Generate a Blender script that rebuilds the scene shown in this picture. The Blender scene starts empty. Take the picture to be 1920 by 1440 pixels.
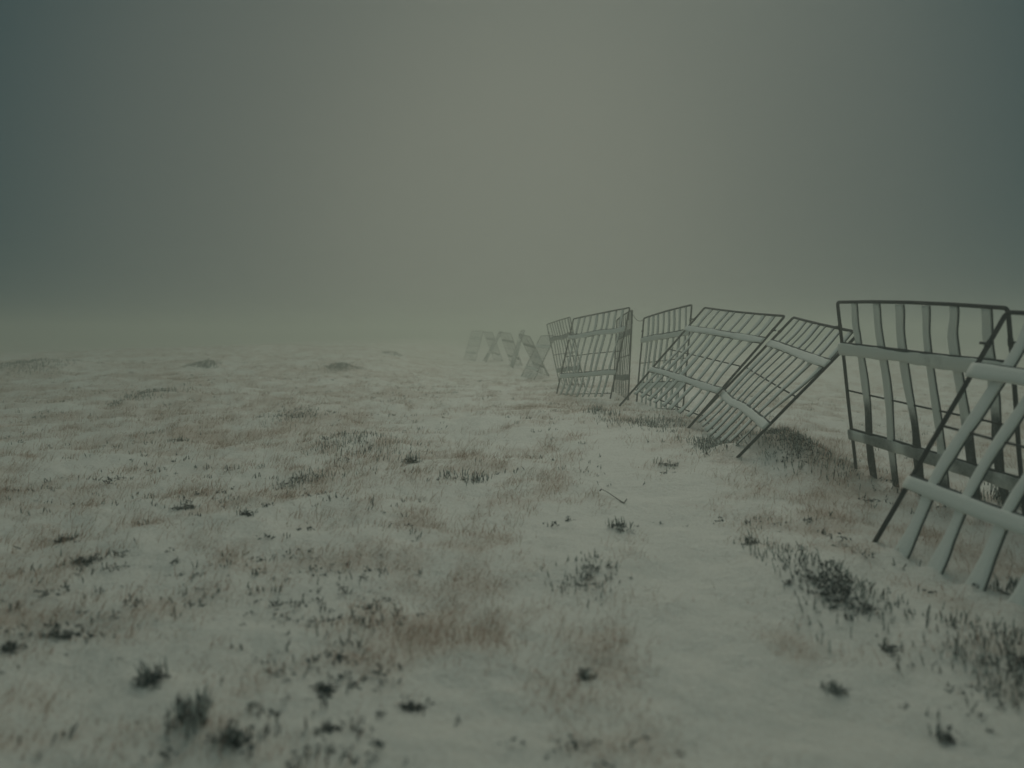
import bpy, math, random
import numpy as np
from mathutils import Vector, Matrix

S = bpy.context.scene
COL = S.collection
R = math.radians

# ------------------------------------------------------------------ camera
CAM_H = 1.6
PITCH = math.atan((720 - 625) / 1507.0)
cam_d = bpy.data.cameras.new("camera")
cam = bpy.data.objects.new("camera", cam_d)
COL.objects.link(cam)
cam.location = (0, 0, CAM_H)
cam.rotation_euler = (math.pi / 2 - PITCH, 0, 0)
cam_d.sensor_width = 36.0
cam_d.lens = 36.0 * 1507.0 / 1920.0
cam_d.clip_start = 0.05
cam_d.clip_end = 2000
cam_d.dof.use_dof = True
cam_d.dof.focus_distance = 12.0
cam_d.dof.aperture_fstop = 0.85
S.camera = cam

# ------------------------------------------------------------------ sky, sun, exposure
SUN_EL, SUN_AZ = 42.0, 8.0            # soft sun ahead of the camera, behind thick cloud
w = bpy.data.worlds.new("World")
S.world = w
w.use_nodes = True
nt = w.node_tree
nt.nodes.clear()
N = lambda t: nt.nodes.new(t)
out = N("ShaderNodeOutputWorld")
bg = N("ShaderNodeBackground")
sky = N("ShaderNodeTexSky")
sky.sky_type = 'NISHITA'
sky.sun_disc = False
sky.sun_elevation = R(SUN_EL)
sky.sun_rotation = R(SUN_AZ)
sky.dust_density = 6.0
sky.air_density = 1.0
hs = N("ShaderNodeHueSaturation")
hs.inputs["Saturation"].default_value = 0.12
nt.links.new(sky.outputs[0], hs.inputs["Color"])
tc = N("ShaderNodeTexCoord")
nrm = N("ShaderNodeVectorMath"); nrm.operation = 'NORMALIZE'
nt.links.new(tc.outputs["Generated"], nrm.inputs[0])
dot = N("ShaderNodeVectorMath"); dot.operation = 'DOT_PRODUCT'
gd = Vector((0.0, 1.0, 0.12)).normalized()     # axis of the vignette falloff put into the sky colours, low ahead
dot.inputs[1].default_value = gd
nt.links.new(nrm.outputs[0], dot.inputs[0])
ac = N("ShaderNodeMath"); ac.operation = 'ARCCOSINE'
nt.links.new(dot.outputs["Value"], ac.inputs[0])
mr = N("ShaderNodeMapRange")
mr.inputs["From Max"].default_value = R(180)
nt.links.new(ac.outputs[0], mr.inputs["Value"])
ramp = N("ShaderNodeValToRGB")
SKY_RAMP = [(a_ / 180.0, c_) for a_, c_ in (  # sky colours darken away from the view axis to imitate a lens vignette
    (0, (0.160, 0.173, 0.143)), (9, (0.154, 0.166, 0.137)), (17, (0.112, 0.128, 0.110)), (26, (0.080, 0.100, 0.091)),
    (33, (0.044, 0.070, 0.070)), (41, (0.010, 0.036, 0.044)), (56, (0.012, 0.038, 0.045)), (85, (0.112, 0.150, 0.138)), (180, (0.122, 0.160, 0.148)))]  # last stops: sky behind, out of view, brightened as added fill for the slats
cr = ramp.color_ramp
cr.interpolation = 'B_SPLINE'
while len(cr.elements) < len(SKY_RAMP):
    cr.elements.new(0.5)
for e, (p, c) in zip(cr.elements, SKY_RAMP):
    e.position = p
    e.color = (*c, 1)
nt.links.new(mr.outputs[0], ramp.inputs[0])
sep = N("ShaderNodeSeparateXYZ")
nt.links.new(nrm.outputs[0], sep.inputs[0])
up = N("ShaderNodeMapRange"); up.interpolation_type = 'SMOOTHSTEP'
up.inputs["From Min"].default_value = 0.60
up.inputs["From Max"].default_value = 1.0
up.inputs["To Max"].default_value = 0.22
nt.links.new(sep.outputs["Z"], up.inputs["Value"])
mul = N("ShaderNodeMix"); mul.data_type = 'RGBA'; mul.blend_type = 'MULTIPLY'
mul.inputs["Factor"].default_value = 1.0
nt.links.new(hs.outputs[0], mul.inputs["A"])
nt.links.new(up.outputs[0], mul.inputs["B"])
add = N("ShaderNodeMix"); add.data_type = 'RGBA'; add.blend_type = 'ADD'
add.inputs["Factor"].default_value = 1.0
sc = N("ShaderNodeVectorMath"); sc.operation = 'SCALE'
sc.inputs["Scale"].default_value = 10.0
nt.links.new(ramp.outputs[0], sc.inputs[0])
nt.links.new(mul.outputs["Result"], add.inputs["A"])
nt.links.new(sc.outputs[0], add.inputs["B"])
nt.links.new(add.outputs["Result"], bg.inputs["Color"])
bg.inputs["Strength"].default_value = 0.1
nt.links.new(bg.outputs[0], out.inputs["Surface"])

sun_d = bpy.data.lights.new("sun", 'SUN')
sun_d.energy = 0.68
sun_d.angle = R(40)
sun_d.color = (1.0, 0.965, 0.79)
sun = bpy.data.objects.new("sun", sun_d)
COL.objects.link(sun)
_d = Vector((math.sin(R(SUN_AZ)) * math.cos(R(SUN_EL)), math.cos(R(SUN_AZ)) * math.cos(R(SUN_EL)), math.sin(R(SUN_EL))))
sun.rotation_euler = _d.to_track_quat('Z', 'Y').to_euler()
sun.location = (0, 30, 60)

S.view_settings.view_transform = 'Standard'
S.view_settings.look = 'None'
S.view_settings.exposure = 0.0
S.view_settings.gamma = 1.0
S.view_settings.use_curve_mapping = False
S.cycles.volume_bounces = 3
S.cycles.max_bounces = 6
S.cycles.use_denoising = True

# ------------------------------------------------------------------ helpers
rng = np.random.default_rng(11)
random.seed(5)


def tag(o, label=None, cat=None, group=None, kind=None):
    for k, v in (("label", label), ("category", cat), ("group", group), ("kind", kind)):
        if v:
            o[k] = v
    return o


def empty(name, loc, label, cat, group=None):
    o = bpy.data.objects.new(name, None)
    COL.objects.link(o)
    o.location = loc
    o.empty_display_size = 0.2
    return tag(o, label, cat, group)


class MB:
    """collects verts/faces (world or parent coordinates) for ONE mesh object"""

    def __init__(self):
        self.v, self.f, self.m, self.a = [], [], [], []

    def add(self, verts, faces, mat=0, attr=None):
        b = len(self.v)
        self.v += [tuple(p) for p in verts]
        self.a += list(attr) if attr is not None else [1.0] * len(verts)
        for i, fc in enumerate(faces):
            self.f.append(tuple(b + k for k in fc))
            self.m.append(mat[i] if isinstance(mat, (list, tuple)) else mat)

    def sweep(self, path, frames, sect, mats=None, attr=None, cap=True):
        """sect(i) -> list of (a,b) in the frame (A,B) at path point i; mats per section edge"""
        n = len(path)
        vs, at = [], []
        for i in range(n):
            A, B = frames[i]
            for (a, b) in sect(i):
                vs.append(path[i] + A * a + B * b)
                at.append(attr[i] if attr is not None else 1.0)
        k = len(vs) // n
        fs, ms = [], []
        for i in range(n - 1):
            for j in range(k):
                j2 = (j + 1) % k
                fs.append((i * k + j, i * k + j2, (i + 1) * k + j2, (i + 1) * k + j))
                ms.append(mats[j] if mats else 0)
        if cap:
            fs.append(tuple(range(k - 1, -1, -1)))
            fs.append(tuple((n - 1) * k + j for j in range(k)))
            ms += [0, 0]
        self.add(vs, fs, ms, at)

    def tube(self, path, r, seg=8):
        n = len(path)
        fr = []
        ref = None
        for i in range(n):
            t = (path[min(i + 1, n - 1)] - path[max(i - 1, 0)]).normalized()
            if ref is None:
                ref = Vector((0, 0, 1)) if abs(t.z) < 0.9 else Vector((1, 0, 0))
            a = (ref - t * ref.dot(t)).normalized()
            ref = a
            fr.append((a, t.cross(a)))
        rr = r if callable(r) else (lambda i: r)
        sec = lambda i: [(rr(i) * math.cos(2 * math.pi * k / seg), rr(i) * math.sin(2 * math.pi * k / seg)) for k in range(seg)]
        self.sweep(path, fr, sec)

    def build(self, name, mats, parent=None, smooth=True, loc=None):
        me = bpy.data.meshes.new(name)
        me.from_pydata(self.v, [], self.f)
        for m in (mats if isinstance(mats, (list, tuple)) else [mats]):
            me.materials.append(m)
        me.polygons.foreach_set("material_index", np.array(self.m, dtype=np.int32))
        me.polygons.foreach_set("use_smooth", np.full(len(self.f), smooth))
        at = me.attributes.new("rime", 'FLOAT', 'POINT')
        at.data.foreach_set("value", np.array(self.a, dtype=np.float32))
        me.update()
        o = bpy.data.objects.new(name, me)
        COL.objects.link(o)
        if loc is not None:
            o.location = loc
        o.parent = parent
        return o


# ------------------------------------------------------------------ numpy gradient noise
_perm = np.random.default_rng(3).permutation(256)
_perm = np.concatenate([_perm, _perm, _perm])
_ga = np.random.default_rng(4).uniform(0, 2 * np.pi, 256)


def pnoise(x, y):
    xi, yi = np.floor(x).astype(int), np.floor(y).astype(int)
    xf, yf = x - xi, y - yi
    u = xf * xf * xf * (xf * (xf * 6 - 15) + 10)
    v = yf * yf * yf * (yf * (yf * 6 - 15) + 10)

    def g(ix, iy, dx, dy):
        h = _perm[(_perm[ix & 255] + (iy & 255)) & 511]
        return np.cos(_ga[h & 255]) * dx + np.sin(_ga[h & 255]) * dy
    a = g(xi, yi, xf, yf); b = g(xi + 1, yi, xf - 1, yf)
    c = g(xi, yi + 1, xf, yf - 1); d = g(xi + 1, yi + 1, xf - 1, yf - 1)
    return (a * (1 - u) + b * u) * (1 - v) + (c * (1 - u) + d * u) * v


def smooth(a, b, x):
    t = np.clip((x - a) / (b - a), 0, 1)
    return t * t * (3 - 2 * t)


# ------------------------------------------------------------------ terrain height
ANCH = np.array([  # ground level measured along the fence
    (2.75, 6.15, 0.03), (3.0, 4.8, -0.13), (3.35, 3.5, -0.26), (3.9, 9.0, 0.0), (4.3, 6.7, -0.14), (2.0, 14.5, 0.34), (2.6, 11.9, 0.24),
    (2.62, 9.45, 0.14), (2.75, 17.6, 0.03), (3.2, 15.0, 0.07), (1.1, 20.2, 0.09), (2.2, 17.7, 0.14), (1.5, 25.6, -0.03),
    (2.05, 22.9, 0.07), (0.4, 34.6, -0.26), (0.9, 32.0, -0.28), (1.2, 37.3, -.22), (1.65, 34.7, -.32), (-0.1, 44.5, -0.18), (0.07, 41.9, -0.18), (-1.8, 51.4, -0.10),
    (-3.2, 54.6, -0.17), (-1.6, 52.0, -0.25), (0.2, 46.0, -0.22), (.6, 44.4, -.27)])
MOUNDS = []      # (x, y, rx, ry, h) filled from the plant list below


def hgt(x, y):
    x = np.asarray(x, float); y = np.asarray(y, float)
    d = np.hypot(x, y)
    base = 0.75 * smooth(9, 46, y) * smooth(1.0, -6.0, x + 0.045 * y) * smooth(-45, -12, x)
    base = base - 0.35 * smooth(3.6, 9, x - 0.2) * smooth(40, 25, y) * smooth(2, 7, y)
    num = np.zeros_like(d); den = np.zeros_like(d)
    for ax, ay, az in ANCH:
        s = 1.1 + 0.045 * ay
        wgt = np.exp(-(((x - ax) ** 2 + ((y - ay) * 0.8) ** 2) / (s * s)))
        num += wgt * az; den += wgt
    k = np.clip(den / (den + 0.25), 0, 1)
    z = base * (1 - k) + k * num / np.maximum(den, 1e-9)
    for mx, my, rx, ry, mh in MOUNDS:
        q = ((x - mx) / rx) ** 2 + ((y - my) / ry) ** 2
        m = q < 6
        if np.any(m):
            z = z + np.where(m, mh * np.exp(-q * 1.4), 0)
    und = 0.10 * pnoise(x / 3.1 + 7, y / 3.7 + 2) + 0.30 * pnoise(x / 15.0, y / 13.0 + 5) * smooth(8, 25, d)
    hum = 0.08 * pnoise(x / 0.83 + 3, y / 0.9) + 0.045 * pnoise(x / 0.37, y / 0.4 + 9) + 0.020 * pnoise(x / 0.16, y / 0.17)
    rdg = 0.05 * (0.5 - np.abs(pnoise(x / 0.6 + 40, y / 0.55 + 11))) * smooth(-0.1, 0.3, pnoise(x / 2.3 + 1, y / 2.9 + 8))
    return z + und * (1 - 0.75 * k) + (hum + rdg) * (1 - 0.35 * k) - 0.02


def grass_density(x, y):
    """where the dry grass and its litter stand thick on the moor"""
    d_ = np.hypot(x, y)
    g = pnoise(x / 2.4 + 5, y / 3.6 + 50) * .42 + pnoise(x / .8 + 9, y / 1.2) * .55 + pnoise(x / .33 + 2, y / .36 + 8) * .45
    g = g + .05 + 0.10 * smooth(0, -6, x) + .13 * smooth(8, 16, y) + .10 * np.exp(-((x - 3.6) / 1.2) ** 2 - ((y - 9) / 4.5) ** 2)
    return g - .09 * smooth(8, 3.5, d_) * smooth(-3.5, -1, x) - .02 * np.exp(-((x - 1.0) / 1.2) ** 2 - ((y - 8) / 3) ** 2)


def pix_ground(px, py):
    """real ground point seen at a photograph position (march along the ray)"""
    c, s = math.cos(PITCH), math.sin(PITCH)
    dx, dy = (px - 960) / 1507.0, (py - 720) / 1507.0
    d = Vector((dx, c - dy * s, -s - dy * c))
    t = np.concatenate([np.arange(1.5, 20, 0.02), np.arange(20, 90, 0.1)])
    X, Y, Z = d.x * t, d.y * t, CAM_H + d.z * t
    hit = np.where(Z <= hgt(X, Y))[0]
    i = hit[0] if len(hit) else np.argmin(Z - hgt(X, Y))
    return float(X[i]), float(Y[i]), float(t[i])


# ------------------------------------------------------------------ materials
def mat(name):
    m = bpy.data.materials.new(name)
    m.use_nodes = True
    n = m.node_tree.nodes
    return m, n, m.node_tree.links, n["Principled BSDF"]


def noise_node(n, l, scale, detail=4, rough=0.6, coord="Object"):
    t = n.new("ShaderNodeTexCoord")
    x = n.new("ShaderNodeTexNoise")
    x.inputs["Scale"].default_value = scale
    x.inputs["Detail"].default_value = detail
    x.inputs["Roughness"].default_value = rough
    l.new(t.outputs[coord], x.inputs["Vector"])
    return x


def ramp_node(n, l, src, stops):
    r = n.new("ShaderNodeValToRGB")
    e = r.color_ramp.elements
    while len(e) < len(stops):
        e.new(0.5)
    for q, (p, c) in zip(e, stops):
        q.position = p
        q.color = (*c, 1)
    l.new(src, r.inputs[0])
    return r


def bump_node(n, l, src, strength, dist):
    b = n.new("ShaderNodeBump")
    b.inputs["Strength"].default_value = strength
    b.inputs["Distance"].default_value = dist
    l.new(src, b.inputs["Height"])
    return b


# snow with stubble and litter showing through
m_snow, n, l, p = mat("moor_snow")
n1 = noise_node(n, l, 0.55, 6, 0.65)
n2 = noise_node(n, l, 7.0, 8, 0.7)
n3 = noise_node(n, l, 60.0, 4, 0.6)
mx = n.new("ShaderNodeMath"); mx.operation = 'MULTIPLY_ADD'
mx.inputs[1].default_value = 0.55
l.new(n2.outputs["Fac"], mx.inputs[0]); l.new(n1.outputs["Fac"], mx.inputs[2])
lt = n.new("ShaderNodeAttribute"); lt.attribute_name = "litter"
n4 = noise_node(n, l, 38.0, 8, 0.8)
ml = n.new("ShaderNodeMath"); ml.operation = 'MULTIPLY_ADD'
ml.inputs[1].default_value = 0.34
l.new(lt.outputs["Fac"], ml.inputs[0]); l.new(n4.outputs["Fac"], ml.inputs[2])
r1 = ramp_node(n, l, ml.outputs[0], [(0.0, (0.79, 0.80, 0.74)), (0.36, (0.77, 0.78, 0.72)), (0.52, (0.70, 0.705, 0.645)), (0.66, (0.59, 0.545, 0.475)), (0.80, (0.48, 0.40, 0.32)), (1.0, (0.36, 0.275, 0.205))])
l.new(r1.outputs[0], p.inputs["Base Color"])
b1 = bump_node(n, l, n2.outputs["Fac"], 0.8, 0.06)
b2 = bump_node(n, l, n3.outputs["Fac"], 0.6, 0.010)
l.new(b1.outputs[0], b2.inputs["Normal"]); l.new(b2.outputs[0], p.inputs["Normal"])
p.inputs["Roughness"].default_value = 0.5
p.inputs["Specular IOR Level"].default_value = 0.9

# painted steel of the frames
m_steel, n, l, p = mat("dark_steel")
n1 = noise_node(n, l, 14.0, 5)
r1 = ramp_node(n, l, n1.outputs["Fac"], [(0.0, (0.002, 0.011, 0.018)), (0.58, (0.003, 0.014, 0.022)), (0.75, (0.02, 0.04, 0.05)), (0.88, (0.10, 0.13, 0.14))])
l.new(r1.outputs[0], p.inputs["Base Color"])
p.inputs["Roughness"].default_value = 0.75
p.inputs["Specular IOR Level"].default_value = 0.2

# slat strip: dark where bare, white where rimed ("rime" = how much frost sits there)
def rime_mat(name, bare, white):
    m, n, l, p = mat(name)
    at = n.new("ShaderNodeAttribute"); at.attribute_name = "rime"
    n1 = noise_node(n, l, 9.0, 6, 0.65)
    n2 = noise_node(n, l, 90.0, 3, 0.6)
    a = n.new("ShaderNodeMath"); a.operation = 'MULTIPLY_ADD'
    a.inputs[1].default_value = 0.55; a.inputs[2].default_value = -0.275
    l.new(n1.outputs["Fac"], a.inputs[0])
    a2 = n.new("ShaderNodeMath"); a2.operation = 'MULTIPLY_ADD'
    a2.inputs[1].default_value = 0.35; 
    l.new(n2.outputs["Fac"], a2.inputs[0]); l.new(a.outputs[0], a2.inputs[2])
    s = n.new("ShaderNodeMath"); s.operation = 'ADD'
    l.new(at.outputs["Fac"], s.inputs[0]); l.new(a2.outputs[0], s.inputs[1])
    r = ramp_node(n, l, s.outputs[0], [(0.25, bare), (0.9, white)])
    l.new(r.outputs[0], p.inputs["Base Color"])
    b = bump_node(n, l, n2.outputs["Fac"], 0.8, 0.012)
    l.new(b.outputs[0], p.inputs["Normal"])
    p.inputs["Roughness"].default_value = 0.8
    p.inputs["Specular IOR Level"].default_value = 0.25
    return m


m_rime = rime_mat("rime_crust", (0.014, 0.036, 0.045), (0.85, 0.87, 0.82))
m_strip = rime_mat("dark_strip", (0.006, 0.020, 0.028), (0.035, 0.06, 0.07))


def plant_mat(name, c0, c1, rough=0.8):
    m, n, l, p = mat(name)
    n1 = noise_node(n, l, 25.0, 3)
    r = ramp_node(n, l, n1.outputs["Fac"], [(0.3, c0), (0.7, c1)])
    l.new(r.outputs[0], p.inputs["Base Color"])
    p.inputs["Roughness"].default_value = rough
    p.inputs["Specular IOR Level"].default_value = 0.15
    return m


m_hdark = plant_mat("heather_leaf", (0.012, 0.034, 0.044), (0.034, 0.068, 0.078))
m_htip = plant_mat("heather_tip", (0.050, 0.048, 0.052), (0.115, 0.088, 0.082))
m_hfrost = plant_mat("heather_frost", (0.42, 0.46, 0.44), (0.60, 0.63, 0.59))
m_black = plant_mat("bilberry_leaf", (0.005, 0.022, 0.031), (0.014, 0.040, 0.050))
m_straw = plant_mat("dry_grass", (0.38, 0.185, 0.115), (0.54, 0.31, 0.215))
m_straw_pale = plant_mat("frosted_grass", (0.46, 0.355, 0.27), (0.62, 0.54, 0.45))
m_twig = plant_mat("dead_twig", (0.03, 0.035, 0.035), (0.07, 0.06, 0.05))

# ------------------------------------------------------------------ plant list (photograph position, width, depth factor, sprigs, height, dark base, mound, label)
HEATHER = [
    (1535, 1130, 215, 2.0, 270, 0.078, 2.4, 0.12, "large heather clump with a black hollow in its middle, before the nearest leaning panel"),
    (1835, 1225, 240, 1.6, 230, 0.085, 0.6, 0.06, "tall dense heather patch below the slat ends of the nearest leaning panel"),
    (1085, 1080, 185, 1.5, 80, 0.065, 1.2, 0.04, "loose open heather patch in the bare snow, with dark leaves showing at its lower edge"),
    (762, 872, 62, 1.0, 30, 0.085, 2.4, 0.05, "blackest compact tuft of heather, at the end of the long twiggy strip"),
    (560, 905, 125, 1.2, 90, 0.085, 1.1, 0.05, "spiky heather clump in front of the long twiggy strip"),
    (655, 838, 215, 1.6, 260, 0.085, 0.35, 0.05, "long strip of upright brown heather twigs with hardly any leaves"),
    (872, 905, 95, 1.1, 48, 0.11, 0.7, 0.03, "slanting heather clump just past the blackest compact tuft"),
    (1160, 995, 62, 1.0, 30, 0.085, 0.9, 0.03, "small spiky heather tuft standing alone in clean snow below the fallen twig"),
    (550, 782, 130, 1.4, 150, 0.085, 0.9, 0.07, "grey heather hummock behind the long twiggy strip"),
    (1246, 874, 55, 1.2, 24, 0.07, 1.2, 0.03, "little dark heather tuft in snow before the two tilted panels"),
    (160, 1058, 62, 1.0, 20, 0.06, 2.2, 0.02, "dark squat heather tuft with two raised knobs, in the foreground left of the brown grass"),
    (105, 1196, 85, 0.9, 16, 0.05, 1.7, 0.01, "row of low black heather leaves in the dim snow by the left border"),
    (25, 1222, 60, 1.0, 14, 0.05, 1.6, 0.01, "black heather leaves cut by the left border of the photo"),
    (285, 1288, 95, 1.0, 34, 0.09, 1.6, 0.03, "foreground heather clump with thin spikes over one black bar of leaves"),
    (345, 1360, 120, 1.0, 46, 0.11, 0.7, 0.02, "blurred foreground heather with long upright spikes"),
    (428, 1398, 72, 1.0, 26, 0.075, 2.0, 0.02, "blackest foreground heather tuft at the lower border"),
    (612, 1298, 34, 1.0, 8, 0.06, 1.6, 0.0, "single round dark tuft alone in the foreground snow"),
    (772, 1328, 32, 1.0, 7, 0.05, 1.5, 0.0, "smallest dark tuft near the lower border, alone in the snow"),
    (1100, 1268, 52, 1.0, 15, 0.06, 1.1, 0.0, "small branching heather sprig low in the middle of the foreground"),
    (610, 1372, 70, 1.0, 15, 0.045, 1.1, 0.0, "low flat heather tuft at the lower border between two dark tufts"),
    (385, 692, 62, 1.6, 420, 0.11, 1.4, 0.17, "round grey heather hummock fading into the fog, the more leftward of two alike"),
    (640, 694, 72, 1.6, 450, 0.11, 1.4, 0.17, "round grey heather hummock fading into the fog, the one nearer the fence"),
    (42, 694, 150, 1.8, 800, 0.12, 1.4, 0.25, "broad dark heather mound in the fog at the left border"),
    (285, 742, 130, 1.5, 220, 0.10, 0.9, 0.10, "wide broken heather patch below the leftward grey hummock"),
    (735, 668, 42, 1.4, 160, 0.12, 0.6, 0.13, "faintest heather hummock, farthest out in the fog"),
    (225, 760, 44, 1.2, 26, 0.09, 1.2, 0.05, "small dark heather tuft beside the wide broken patch"),
    (1225, 800, 190, 1.0, 330, 0.08, 0.5, 0.03, "strip of brown heather along the snow bank at the foot of the tilted panels"),
    (1335, 840, 110, 1.3, 240, 0.085, 0.8, 0.04, "heather on the bank under the lowest corner of the tilted panels"),
    (1490, 868, 150, 1.9, 640, 0.085, 1.2, 0.30, "dark heather mound behind the propped post of the tilted panels"),
    (1130, 778, 70, 1.2, 60, 0.11, 0.4, 0.03, "low brown heather between the upright pair and the tilted panels"),
    (1780, 1392, 46, 1.0, 14, 0.07, 1.2, 0.0, "blurred dark heather sprig low in the corner under the dense patch"),
    (1560, 1296, 66, 1.0, 16, 0.06, 1.1, 0.0, "three black leaf knots in grass below the large clump"),
    (1662, 1228, 30, 1.0, 8, 0.075, 1.0, 0.0, "single thin heather spike between the large clump and the dense patch"),
    (1405, 1032, 60, 1.0, 22, 0.055, 0.9, 0.01, "grey low heather tuft up the slope from the large clump"),
    (462, 967, 42, 1.0, 16, 0.06, 1.5, 0.01, "small black heather tuft in front of the spiky clump"),
    (340, 955, 50, 1.0, 20, 0.06, 1.4, 0.01, "small black heather tuft below the largest brown grass patch"),
    (340, 828, 50, 1.1, 26, 0.08, 1.2, 0.02, "small heather tuft beyond the largest brown grass patch"),
    (115, 1018, 62, 1.0, 24, 0.06, 1.2, 0.01, "low dark heather tuft just beyond the squat one with two knobs"),
    (1880, 950, 90, 1.4, 110, 0.15, 1.1, 0.06, "dark heather standing in the hollow behind the nearest leaning panel"),
    (1895, 1120, 80, 1.3, 40, 0.12, 0.8, 0.02, "heather sprigs under the slats of the nearest leaning panel"),
]
plants = []
for (px, py, wpx, df, ns, hh, dk, mh, lab) in HEATHER:
    x, y, t = pix_ground(px, py)
    rx = wpx * t / 1507.0 * 0.5
    ry = rx * df
    plants.append([x, y, rx, ry, ns, hh, dk, mh, lab])
for q in plants:
    if q[7] > 0:
        MOUNDS.append((q[0], q[1] + q[3] * 0.3, q[2] * 1.25, max(q[3], q[2]) * 1.25, q[7]))

for q in range(6):      # snow banked against the slat ends of the nearest panel
    u = .30 + .345 * q
    MOUNDS.append((2.83 + .208 * u - .02, 6.14 - .975 * u, .11, .13, .06))
MOUNDS.append((2.62, 9.75, .22, .35, .10))
MOUNDS.append((3.0, 10.2, .18, .3, .06))

# ------------------------------------------------------------------ ground sheet (polar grid, finest ahead of the camera)
az = np.concatenate([np.linspace(-60, 60, 860), np.linspace(60, 300, 150)[1:-1]])
rad = 0.35 * np.power(260.0 / 0.35, np.linspace(0, 1, 470))
A, D = np.meshgrid(np.radians(az), rad)
GX, GY = D * np.sin(A), D * np.cos(A)
GZ = hgt(GX, GY)
na, nr = len(az), len(rad)
verts = np.empty((nr * na + 1, 3), np.float32)
verts[:-1] = np.stack([GX.ravel(), GY.ravel(), GZ.ravel()], 1)
verts[-1] = (0, 0, hgt(0.0, 0.0))
i, j = np.meshgrid(np.arange(nr - 1), np.arange(na), indexing='ij')
j2 = (j + 1) % na
quads = np.stack([i * na + j, (i + 1) * na + j, (i + 1) * na + j2, i * na + j2], -1).reshape(-1, 4)
tris = np.stack([np.full(na, nr * na), np.arange(na), (np.arange(na) + 1) % na], 1)
me = bpy.data.meshes.new("ground")
me.vertices.add(len(verts)); me.vertices.foreach_set("co", verts.ravel())
loops = np.concatenate([quads[:, ::-1].ravel(), tris[:, ::-1].ravel()]).astype(np.int32)
me.loops.add(len(loops)); me.loops.foreach_set("vertex_index", loops)
starts = np.concatenate([np.arange(len(quads)) * 4, len(quads) * 4 + np.arange(na) * 3]).astype(np.int32)
me.polygons.add(len(starts)); me.polygons.foreach_set("loop_start", starts)
me.polygons.foreach_set("use_smooth", np.ones(len(starts), bool))
me.update(calc_edges=True)
me.validate()
la = me.attributes.new("litter", 'FLOAT', 'POINT')
lv = np.clip(grass_density(verts[:, 0].astype(float), verts[:, 1].astype(float)) * 1.5 + .02, 0, 1)
la.data.foreach_set("value", lv.astype(np.float32))
me.materials.append(m_snow)
ground = bpy.data.objects.new("ground", me)
COL.objects.link(ground)
tag(ground, "snow covered moor rising into fog", None, None, "structure")

# ------------------------------------------------------------------ snow fence panels
# origin (left foot), U along the foot, V up the panel, width, slats, rime 0..1, worn, splay of the slat ends, leg length, label
NEARG = "snow fence panels along the moor"
PANELS = [
    ((2.83, 6.14, 0.02), (0.208, -0.975, -0.080), (0.489, 0.033, 0.872), 2.70, 7, 1.0, 0, .02, .06,
     "nearest fence panel, leaning back, with thick white slats and its foot in the snow"),
    ((3.91, 9.03, -0.02), (0.173, -0.983, -0.058), (-0.171, -0.088, 0.981), 2.41, 6, .95, 1, 0, .10,
     "upright fence panel with slats worn dark low down, right behind the nearest leaning panel"),
    ((2.20, 14.56, 0.57), (0.214, -0.974, -0.077), (0.658, 0.086, 0.748), 2.70, 8, 1.0, 0, .02, .38,
     "strongly tilted fence panel raised on thin legs, farther of the two side by side"),
    ((2.86, 12.2, 0.35), (-0.078, -0.994, -0.081), (0.660, -0.112, 0.743), 2.82, 8, 1.0, 0, .03, .12,
     "strongly tilted fence panel with one long dark post stuck in the bank, nearer of two"),
    ((2.73, 17.62, -0.05), (0.170, -0.983, 0.074), (0.091, 0.090, 0.992), 2.71, 8, .95, 0, 0, .15,
     "upright fence panel behind the tilted pair, tied to its neighbour by a slack wire"),
    ((1.12, 20.21, 0.05), (0.388, -0.919, 0.075), (0.224, 0.173, 0.959), 2.75, 8, 1.0, 0, .05, .10,
     "slightly leaning fence panel with whole white bands, widest of the group in the middle distance"),
    ((2.63, 20.81, -0.05), (-0.001, -0.998, 0.066), (0.048, 0.066, 0.997), 2.70, 8, .25, 0, 0, .12,
     "dark fence panel seen almost edge on behind the slightly leaning white one"),
    ((1.53, 25.59, -0.07), (0.200, -0.978, 0.065), (-0.211, 0.022, 0.977), 2.72, 8, .35, 0, 0, .12,
     "dark slatted fence panel leaning toward the open moor, just beyond the slightly leaning white one"),
    ((0.38, 34.67, -0.30), (0.178, -0.984, -0.001), (0.439, 0.078, 0.895), 2.68, 8, 1.0, 0, .05, .12,
     "pale fence panel leaning low in the fog beside the dark slatted one"),
    ((1.19, 37.33, -0.22), (0.169, -0.985, -0.036), (-0.44, -0.112, 0.891), 2.69, 8, .2, 0, 0, .2,
     "dark fence panel rising out of the low pale panel in the fog, post tips crossing"),
    ((-0.09, 44.56, -0.17), (0.058, -0.998, 0.004), (0.295, 0.021, 0.955), 2.69, 8, 1.0, 0, 0, .15,
     "narrow white fence panel, pale half of the nearer tent shape in the fog"),
    ((-0.06, 46.97, -0.17), (0.247, -0.967, -0.035), (-0.333, -0.142, 0.932), 2.68, 8, .15, 0, 0, .25,
     "dark fence panel, bare half of the farther tent shape in the fog"),
    ((-1.82, 52.34, -0.08), (0.095, -0.995, 0.011), (0.483, 0.056, 0.874), 2.69, 8, .8, 0, 0, .2,
     "thin leaning fence panel, open half of the farther tent shape in the fog"),
    ((-1.23, 54.19, -0.16), (0.242, -0.970, -0.02), (-0.333, -0.110, 0.937), 2.69, 8, .4, 0, 0, .2,
     "faint grey fence panel leaning the opposite way beyond the farther tent shape"),
    ((-3.27, 54.67, -0.18), (0.326, -0.945, 0.001), (0.272, 0.094, 0.958), 2.69, 8, 1.0, 0, 0, .15,
     "faintest fence panel at the far end of the row, almost lost in fog"),
]
H = 2.0


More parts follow.
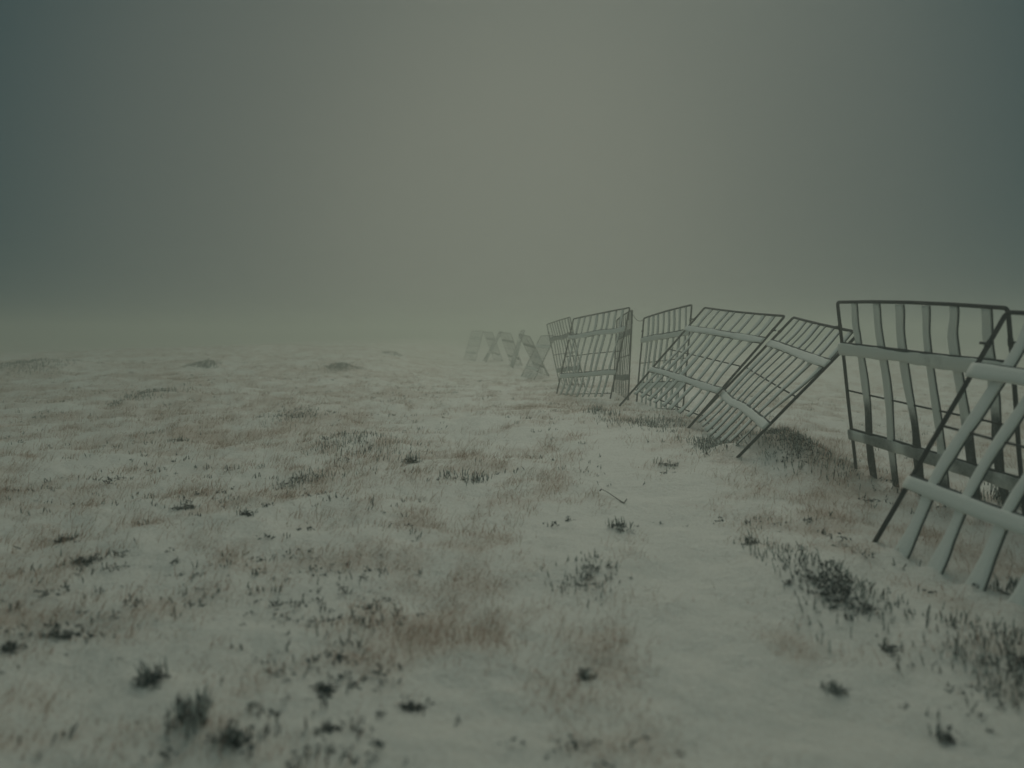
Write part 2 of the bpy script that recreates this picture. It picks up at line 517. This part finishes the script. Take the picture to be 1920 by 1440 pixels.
def vnoise(seed):
    r_ = np.random.default_rng(seed)
    c = r_.normal(size=64)
    def f(x):
        i0 = int(math.floor(x)); t = x - i0; t = t * t * (3 - 2 * t)
        return c[i0 % 64] * (1 - t) + c[(i0 + 1) % 64] * t
    return f


def fence_panel(k, org, U, V, W, ns, rime, worn, splay, leg, label):
    U = Vector(U).normalized(); V = Vector(V); V = (V - U * V.dot(U)).normalized()
    Nf = U.cross(V).normalized()          # which side faces the open moor (the camera's side)
    if Nf.x > 0:
        Nf = -Nf
    near = k < 4
    root = empty("snow_fence_panel", org, label, "fence panel", NEARG)
    P = lambda u, v, n=0.0: U * u + V * v + Nf * n
    rs = np.random.default_rng(100 + k)
    tseg = 10 if near else 6
    # frame: bent tube, two posts and a top bar
    b = MB()
    r = 0.042
    rt = .0185 if k < 7 else .015
    sag = rs.uniform(-.012, .012)
    path = [P(0, -leg), P(0.004, 0.3), P(-.003, 0.8), P(.004, 1.3), P(0, H - r)]
    path += [P(r - r * math.cos(a), H - r + r * math.sin(a)) for a in (math.pi / 8, math.pi / 4, 3 * math.pi / 8, math.pi / 2)]
    path += [P(W * t, H + sag * math.sin(math.pi * t) * 2) for t in (.25, .5, .75)]
    path += [P(W - r + r * math.sin(a), H - r + r * math.cos(a)) for a in (0, math.pi / 8, math.pi / 4, 3 * math.pi / 8, math.pi / 2)]
    path += [P(W + .004, 1.3), P(W - .004, .8), P(W + .003, .3), P(W, -leg)]
    b.tube(path, rt, tseg)
    b.build("frame", m_steel, root)
    # thin rods
    b = MB(); b.tube([P(0.0, 1.0, -.012), P(W * .5, 1.0 + rs.uniform(-.01, .01), -.012), P(W, 1.0, -.012)], .010, tseg)
    b.build("middle_rod", m_steel, root)
    b = MB(); b.tube([P(0.0, 0.03, -.012), P(W * .33, .02, -.012), P(W * .66, .025, -.012), P(W, 0.03, -.012)], .010, tseg)
    if k > 1:
        b.build("bottom_rod", m_steel, root)
    # hinge pins standing out from the posts
    for u, sgn in ((0, -1), (W, 1)):
        b = MB()
        c0 = P(u, 1.72, .0)
        b.tube([c0 + V * -.03, c0 + V * .03], .0215, tseg)
        b.tube([c0 + U * (sgn * .016), c0 + U * (sgn * .085)], .011, tseg)
        b.build("hinge_pin", m_steel, root)
    # horizontal bands: a dark strip carrying a thick crust of rime
    nseg = 46 if near else 20
    for vb in (1.5, 0.5):
        b = MB()
        f1, f2, f3 = vnoise(k * 7 + int(vb * 10)), vnoise(k * 7 + 3 + int(vb * 10)), vnoise(k * 7 + 5 + int(vb * 10))
        us = np.linspace(-.015, W + .015, nseg)
        pth = [P(u, vb + .012 * f1(u * 1.3), .012) for u in us]
        fr = [(V, Nf)] * nseg
        b.sweep(pth, fr, lambda i: [(-.055, -.014), (.072, -.014), (.072, .002), (-.055, .002)], [1] * 4, [.3] * nseg)
        pth2 = [q + Nf * .004 for q in pth]
        wd = [((.066 if k < 2 else .056) + .005 * f2(u * 3.0) + .004 * f3(u * 11)) for u in us]
        th = [((.022 if k < 2 else .013) + .005 * f3(u * 2.2)) * (0.45 + .55 * rime) for u in us]
        if worn and vb < 1:
            at = [0.30 + .55 * max(0, math.sin((u / W * (ns + 1)) * math.pi)) ** 2 * (0.4 + .6 * abs(f2(u * 1.1))) for u in us]
        elif worn:
            at = [rime * (0.97 - .12 * abs(f2(u * 2))) for u in us]
        else:
            at = [rime] * nseg
        sec = lambda i: [(-wd[i], 0), (wd[i] * .88, 0), (wd[i] * .90, th[i] * .6), (wd[i] * .80, th[i] * .95), (wd[i] * .25, th[i] * 1.05), (-wd[i] * .35, th[i] * 1.05), (-wd[i] * .9, th[i] * .92), (-wd[i] * 1.0, th[i] * .5)]
        b.sweep(pth2, fr, sec, [0] * 8, at)
        b.build("cross_band", [m_rime, m_strip], root)
    # woven upright slats, each a wavy strip with rime on its windward face
    b = MB()
    vseg = 44 if near else 22
    step = W / (ns + 1)
    ph = rs.uniform(0, 6.28)
    for s in range(ns):
        u0 = (.25 + .345 * s) if k == 0 else (.31 + .372 * s) if k == 1 else step * (s + 1) + rs.normal() * .015
        f1, f2, f3 = vnoise(900 + k * 31 + s), vnoise(500 + k * 31 + s), vnoise(300 + k * 31 + s)
        amp = (.026 if k == 0 else .042 if k == 1 else .045 if k < 4 else .028) * rs.uniform(.6, 1.5)
        vs = np.linspace(H - .005, -.20 if k == 0 else -.07, vseg)
        pth, at, fr = [], [], []
        tw = rs.normal() * (.07 if k < 2 else .25)
        for v in vs:
            lat = amp * math.sin(v * 3.05 + ph + rs.normal() * .0 + s * .35) + .018 * f1(v * 1.6)
            lat *= smooth(0, .3, H - v) * .9 + .1
            out_ = splay * max(0, (.42 - v) / .42) ** 1.6
            lat += .05 * max(0, (.5 - v) / .5) * (k < 2) - splay * .55 * max(0, (.40 - v) / .40) ** 2
            weave = .010 * math.cos((v - .5) * math.pi)
            pth.append(P(u0 + lat, v, -.012 + weave + out_))
            if worn:
                c = [0.80, 0.30, .95, .45, 1.02, 1.35][s % 6] + .12 * f2(v * 2.5)
                q = float(smooth(c - .28, c + .22, v))
                a = .06 + (rime - .06) * q
            else:
                a = rime * (0.95 + .05 * f2(v * 2.0))
            at.append(a)
            ang = tw * math.sin(v * 2.1 + s) * .6
            fr.append((U * math.cos(ang) + Nf * math.sin(ang), Nf * math.cos(ang) - U * math.sin(ang)))
        wbase = .051 if k == 0 else .047 if k == 1 else (.036 if rime > .4 else .028) * (1 if k < 8 else .8)
        ov = .009 if k < 2 else .004 if k < 7 else .001
        wd = [wbase * (1 + .11 * f3(v * 2.4) + .05 * f2(v * 9) + (.55 * max(0, (.22 - v) / .3) if k in (0, 2, 3) else 0)) for v in vs]
        b.sweep(pth, fr, lambda i: [(-wd[i] * .92, -.006), (wd[i] + ov, -.006), (wd[i] + ov, .003), (-wd[i] * .92, .003)], [1] * 4, at)
        p2 = [q + Nf * .004 for q in pth]
        th = [(.003 + (.015 if k < 2 else .009) * a_ * (1 + .25 * f1(v * 3))) for a_, v in zip(at, vs)]
        sec = lambda i: [(-wd[i], 0), (wd[i], 0), (wd[i] * .97, th[i] * .7), (wd[i] * .88, th[i] * .97), (wd[i] * .3, th[i] * 1.04), (-wd[i] * .3, th[i] * 1.04), (-wd[i] * .9, th[i] * .97), (-wd[i] * 1.0, th[i] * .6)]
        b.sweep(p2, fr, sec, [0] * 8, at)
    b.build("slat_screen", [m_rime, m_strip], root)
    return root


for k, a in enumerate(PANELS):
    fence_panel(k, *a)

# slack wire tying two panel tops together
a0 = Vector((2.63, 20.81, -.05)) + Vector((-.001, -.998, .066)) * 2.7 + Vector((.048, .066, .997)) * 1.93
a1 = Vector((2.73, 17.62, -.05)) + Vector((.091, .09, .992)) * 1.98
b = MB()
b.tube([a0.lerp(a1, t) - Vector((0, 0, .10 * 4 * t * (1 - t))) - a0 for t in np.linspace(0, 1, 9)], .006, 5)
wire = b.build("wire", m_steel, None, True, a0)
tag(wire, "thin slack wire strung between the tops of two upright panels", "wire")

# ------------------------------------------------------------------ heather
def sprig(b, base, d, L, r, rs, tip=True, frost=.25):
    """upright heather shoot: an irregular leafy spike"""
    rings, seg = 6, 5
    d = d.normalized()
    a = d.cross(Vector((0, 1, .3))).normalized(); c = d.cross(a)
    bend = a * rs.normal() * .15 + c * rs.normal() * .15
    vs = []
    ph = rs.uniform(0, 6)
    for i in range(rings):
        t = i / (rings - 1)
        prof = (.35, .8, 1.1, 1.0, .75, .12)[i] * r
        o = base + d * (L * t) + bend * (L * t * t)
        for s in range(seg):
            an = ph + 2 * math.pi * (s + .5 * (i % 2)) / seg
            rr = prof * rs.uniform(.45, 1.5)
            vs.append(o + (a * math.cos(an) + c * math.sin(an)) * rr + d * rs.normal() * r * .4)
    fs, ms = [], []
    for i in range(rings - 1):
        for s in range(seg):
            s2 = (s + 1) % seg
            fs.append((i * seg + s, i * seg + s2, (i + 1) * seg + s2, (i + 1) * seg + s))
            q = rs.random()
            ms.append(2 if q < frost else (1 if (tip and i >= 2 and q < .8) else 0))
    b.add(vs, fs, ms)


def leaf_tuft(b, base, r, rs, n=16, m=0):
    """dark evergreen leaves spread unevenly over a low irregular knot"""
    k = rs.integers(2, 5)
    cs = [Vector((rs.normal() * .75, rs.normal() * .5, abs(rs.normal()) * .35)) * r for _ in range(k)]
    for _ in range(n):
        c = base + cs[rs.integers(k)]
        o = c + Vector((rs.normal(), rs.normal(), abs(rs.normal()))) * r * .34
        d = Vector((rs.normal(), rs.normal(), rs.uniform(-.2, 1.2))).normalized()
        s = d.cross(Vector((rs.normal(), rs.normal(), rs.normal()))).normalized()
        L = r * rs.uniform(.22, .55)
        b.add([o - s * L * .3, o + s * L * .3, o + d * L + s * L * .2, o + d * L * 1.3, o + d * L - s * L * .2], [(0, 1, 2, 3, 4)], m)


HG = "heather clumps poking through the snow"
for idx, (x, y, rx, ry, ns, hh, dk, mh, lab) in enumerate(plants):
    rs = np.random.default_rng(2000 + idx)
    z0 = float(hgt(x, y))
    org = Vector((x, y, z0))
    root = empty("heather_clump", org, lab, "heather", HG)
    dist = math.hypot(x, y)
    # a few loose sub-clusters rather than an even disc
    nc = max(2, int(3 + ns / 22))
    cents = [(rs.normal() * .30, rs.normal() * .34) for _ in range(nc)]
    b = MB()
    pts = []
    for q in range(int(ns * 1.25)):
        c = cents[rs.integers(nc)]
        ux, uy = c[0] + rs.normal() * .22, c[1] + rs.normal() * .22
        pts.append((x + ux * rx * 1.25, y + uy * ry * 1.25, ux, uy))
    hz = hgt([p_[0] for p_ in pts], [p_[1] for p_ in pts])
    for (qx, qy, ux, uy), qz in zip(pts, hz):
        L = hh * rs.uniform(.35, 1.15)
        d = Vector((ux * .18 + rs.normal() * .11, rs.normal() * .11, 1))
        sprig(b, Vector((qx, qy, qz - .012)) - org, d, L, max(.0032, L * .046) * rs.uniform(.7, 1.35), rs, True, .46)
    b.build("foliage", [m_hdark, m_htip, m_hfrost], root, False)
    b = MB()
    nl = int(max(3, dk * 7 * (1 + ns / 60)))
    for q in range(nl):
        c = cents[rs.integers(min(nc, 3))]
        ux, uy = c[0] * .6 + rs.normal() * .22 + .1, c[1] * .5 - .12 + rs.normal() * .18
        qx, qy = x + ux * rx, y + uy * ry
        leaf_tuft(b, Vector((qx, qy, float(hgt(qx, qy)) - .010)) - org, rs.uniform(.010, .030) * (1 + .2 * min(dk, 2)), rs, 22)
    b.build("dark_foliage", [m_black], root, False)

# ------------------------------------------------------------------ low dark shoots scattered everywhere (uncountable)
b = MB()
rs = np.random.default_rng(77)
cnt = 0
while cnt < 1700:
    d = 2.3 * (38 / 2.3) ** (rs.random() ** .85)
    a = R(rs.uniform(-40, 40))
    x, y = d * math.sin(a), d * math.cos(a)
    f = float(pnoise(np.array([x / 1.7 + 31]), np.array([y / 2.0 + 17]))[0]) + .5 * float(pnoise(np.array([x / .5]), np.array([y / .55 + 3]))[0])
    left = .16 * (x < -.3 * d ** .5) - .12 * (abs(x - .5) < 1.2 and d < 9)
    if f + left - .10 * (d < 5) < rs.uniform(.0, .42):
        continue
    cnt += 1
    for q in range(rs.integers(1, 4)):
        qx, qy = x + rs.normal() * .05, y + rs.normal() * .06
        base = Vector((qx, qy, float(hgt(qx, qy)) - .006))
        if rs.random() < (.78 if d < 7 else .5):
            leaf_tuft(b, base, min(.045, rs.gamma(2.2, .0075)), rs, 16, 0)
        else:
            for _ in range(rs.integers(1, 4)):
                L = rs.uniform(.025, .07)
                sprig(b, base + Vector((rs.normal() * .02, rs.normal() * .02, 0)), Vector((rs.normal() * .25, rs.normal() * .25, 1)), L, max(.0035, L * .06), rs, True, .2)
low = b.build("ground_cover", [m_hdark, m_htip, m_hfrost], None, False)
tag(low, "sparse dark heather shoots and leaves scattered over the snow", None, None, "stuff")

# ------------------------------------------------------------------ dry grass (uncountable), blown to one side
rs = np.random.default_rng(21)
TN = 46000
d = 2.2 * (55 / 2.2) ** (rs.random(TN) ** .62)
a = np.radians(rs.uniform(-42, 42, TN))
tx, ty = d * np.sin(a), d * np.cos(a)
den = grass_density(tx, ty)
keep = den > rs.uniform(-.12, .66, TN)
tx, ty, td = tx[keep], ty[keep], d[keep]
nb = np.clip((rs.gamma(2.2, 3.2, len(tx)) + 2), 2, 22).astype(int)
T = np.repeat(np.arange(len(tx)), nb)
B = len(T)
lean_t = rs.normal(.75, .5, len(tx))
hx = tx[T] + rs.normal(0, .07, B); hy = ty[T] + rs.normal(0, .08, B)
hz = hgt(hx, hy) - .008
Lb = (rs.gamma(5, .019, B) * (.62 + .38 * smooth(4, 10, td[T]))).clip(.03, .28)
yaw = rs.normal(0, .8, B) + np.where(rs.random(B) < .8, 0.1, math.pi)
tilt = np.abs(lean_t[T] + rs.normal(0, .35, B)).clip(0, 1.25)
curl = rs.uniform(.1, 1.0, B)
wb = rs.uniform(.0008, .0018, B)
dirx, diry = np.cos(yaw), np.sin(yaw)
SEG = 4
pts = np.zeros((B, SEG + 1, 3))
pos = np.stack([hx, hy, hz], 1)
pts[:, 0] = pos
ang = tilt * .5
for s in range(SEG):
    st = Lb / SEG
    pos = pos + np.stack([dirx * np.sin(ang) * st, diry * np.sin(ang) * st, np.cos(ang) * st], 1)
    pts[:, s + 1] = pos
    ang = np.minimum(ang + (curl + .25 * tilt) / SEG * 1.6, 1.75)
sd = np.stack([-diry * .35 + .65, dirx * .35, np.zeros(B)], 1)
sd /= np.linalg.norm(sd, axis=1, keepdims=True)
prof = np.array([1, 1, .85, .6, .15])
L_ = pts - sd[:, None] * (wb[:, None] * prof)[..., None]
R_ = pts + sd[:, None] * (wb[:, None] * prof)[..., None]
gv = np.stack([L_, R_], 2).reshape(-1, 3).astype(np.float32)
per = (SEG + 1) * 2
bi = np.arange(B)[:, None] * per + np.arange(SEG)[None] * 2
gq = np.stack([bi, bi + 1, bi + 3, bi + 2], -1).reshape(-1, 4).astype(np.int32)
me = bpy.data.meshes.new("dry_grass")
me.vertices.add(len(gv)); me.vertices.foreach_set("co", gv.ravel())
me.loops.add(gq.size); me.loops.foreach_set("vertex_index", gq.ravel())
me.polygons.add(len(gq)); me.polygons.foreach_set("loop_start", (np.arange(len(gq)) * 4).astype(np.int32))
me.polygons.foreach_set("material_index", np.repeat((rs.random(B) < .52).astype(np.int32), SEG))
me.update(calc_edges=True)
me.materials.append(m_straw); me.materials.append(m_straw_pale)
go = bpy.data.objects.new("dry_grass", me)
COL.objects.link(go)
tag(go, "thin dry brown grass bent over by wind in the snow", None, None, "stuff")

# ------------------------------------------------------------------ fallen twig on the clean snow
x, y, t = pix_ground(1148, 936)
b = MB()
x1, y1, _ = pix_ground(1128, 927); x2, y2, _ = pix_ground(1170, 945)
q0 = Vector((x, y, float(hgt(x, y))))
A0 = Vector((x1, y1, float(hgt(x1, y1)) + .05)); A1 = Vector((x2, y2, float(hgt(x2, y2)) + .004))
b.tube([A0 - q0, A0.lerp(A1, .3) - q0 + Vector((0, 0, .006)), A0.lerp(A1, .7) - q0, A1 - q0], lambda i: (.003, .004, .005, .006)[i], 6)
b.tube([A1 - q0, A1 - q0 + Vector((.03, .02, .035))], .005, 6)
b.tube([A0 - q0, A0 - q0 + Vector((-.02, .0, -.02))], .006, 6)
tw = b.build("twig", m_twig, None, True, q0)
tag(tw, "thin dead twig lying on the clean snow in the middle of the moor", "twig")

# ------------------------------------------------------------------ fog over the moor
hb = MB()
X0, X1, Y0, Y1, Z0, Z1 = -265, 265, -265, 265, float(GZ.min()) - 1.0, 3.2
hb.add([(X0, Y0, Z0), (X1, Y0, Z0), (X1, Y1, Z0), (X0, Y1, Z0), (X0, Y0, Z1), (X1, Y0, Z1), (X1, Y1, Z1), (X0, Y1, Z1)],
       [(3, 2, 1, 0), (4, 5, 6, 7), (0, 1, 5, 4), (1, 2, 6, 5), (2, 3, 7, 6), (3, 0, 4, 7)])
m_haze = bpy.data.materials.new("fog_air")
m_haze.use_nodes = True
hn = m_haze.node_tree
hn.nodes.clear()
ho = hn.nodes.new("ShaderNodeOutputMaterial")
pv = hn.nodes.new("ShaderNodeVolumePrincipled")
pv.inputs["Density"].default_value = 0.024
pv.inputs["Color"].default_value = (0.86, 0.91, 0.85, 1)
pv.inputs["Anisotropy"].default_value = 0.82
hn.links.new(pv.outputs[0], ho.inputs["Volume"])
haze = hb.build("haze", m_haze, None, False)
tag(haze, "thick even fog hanging over the moor", None, None, "stuff")
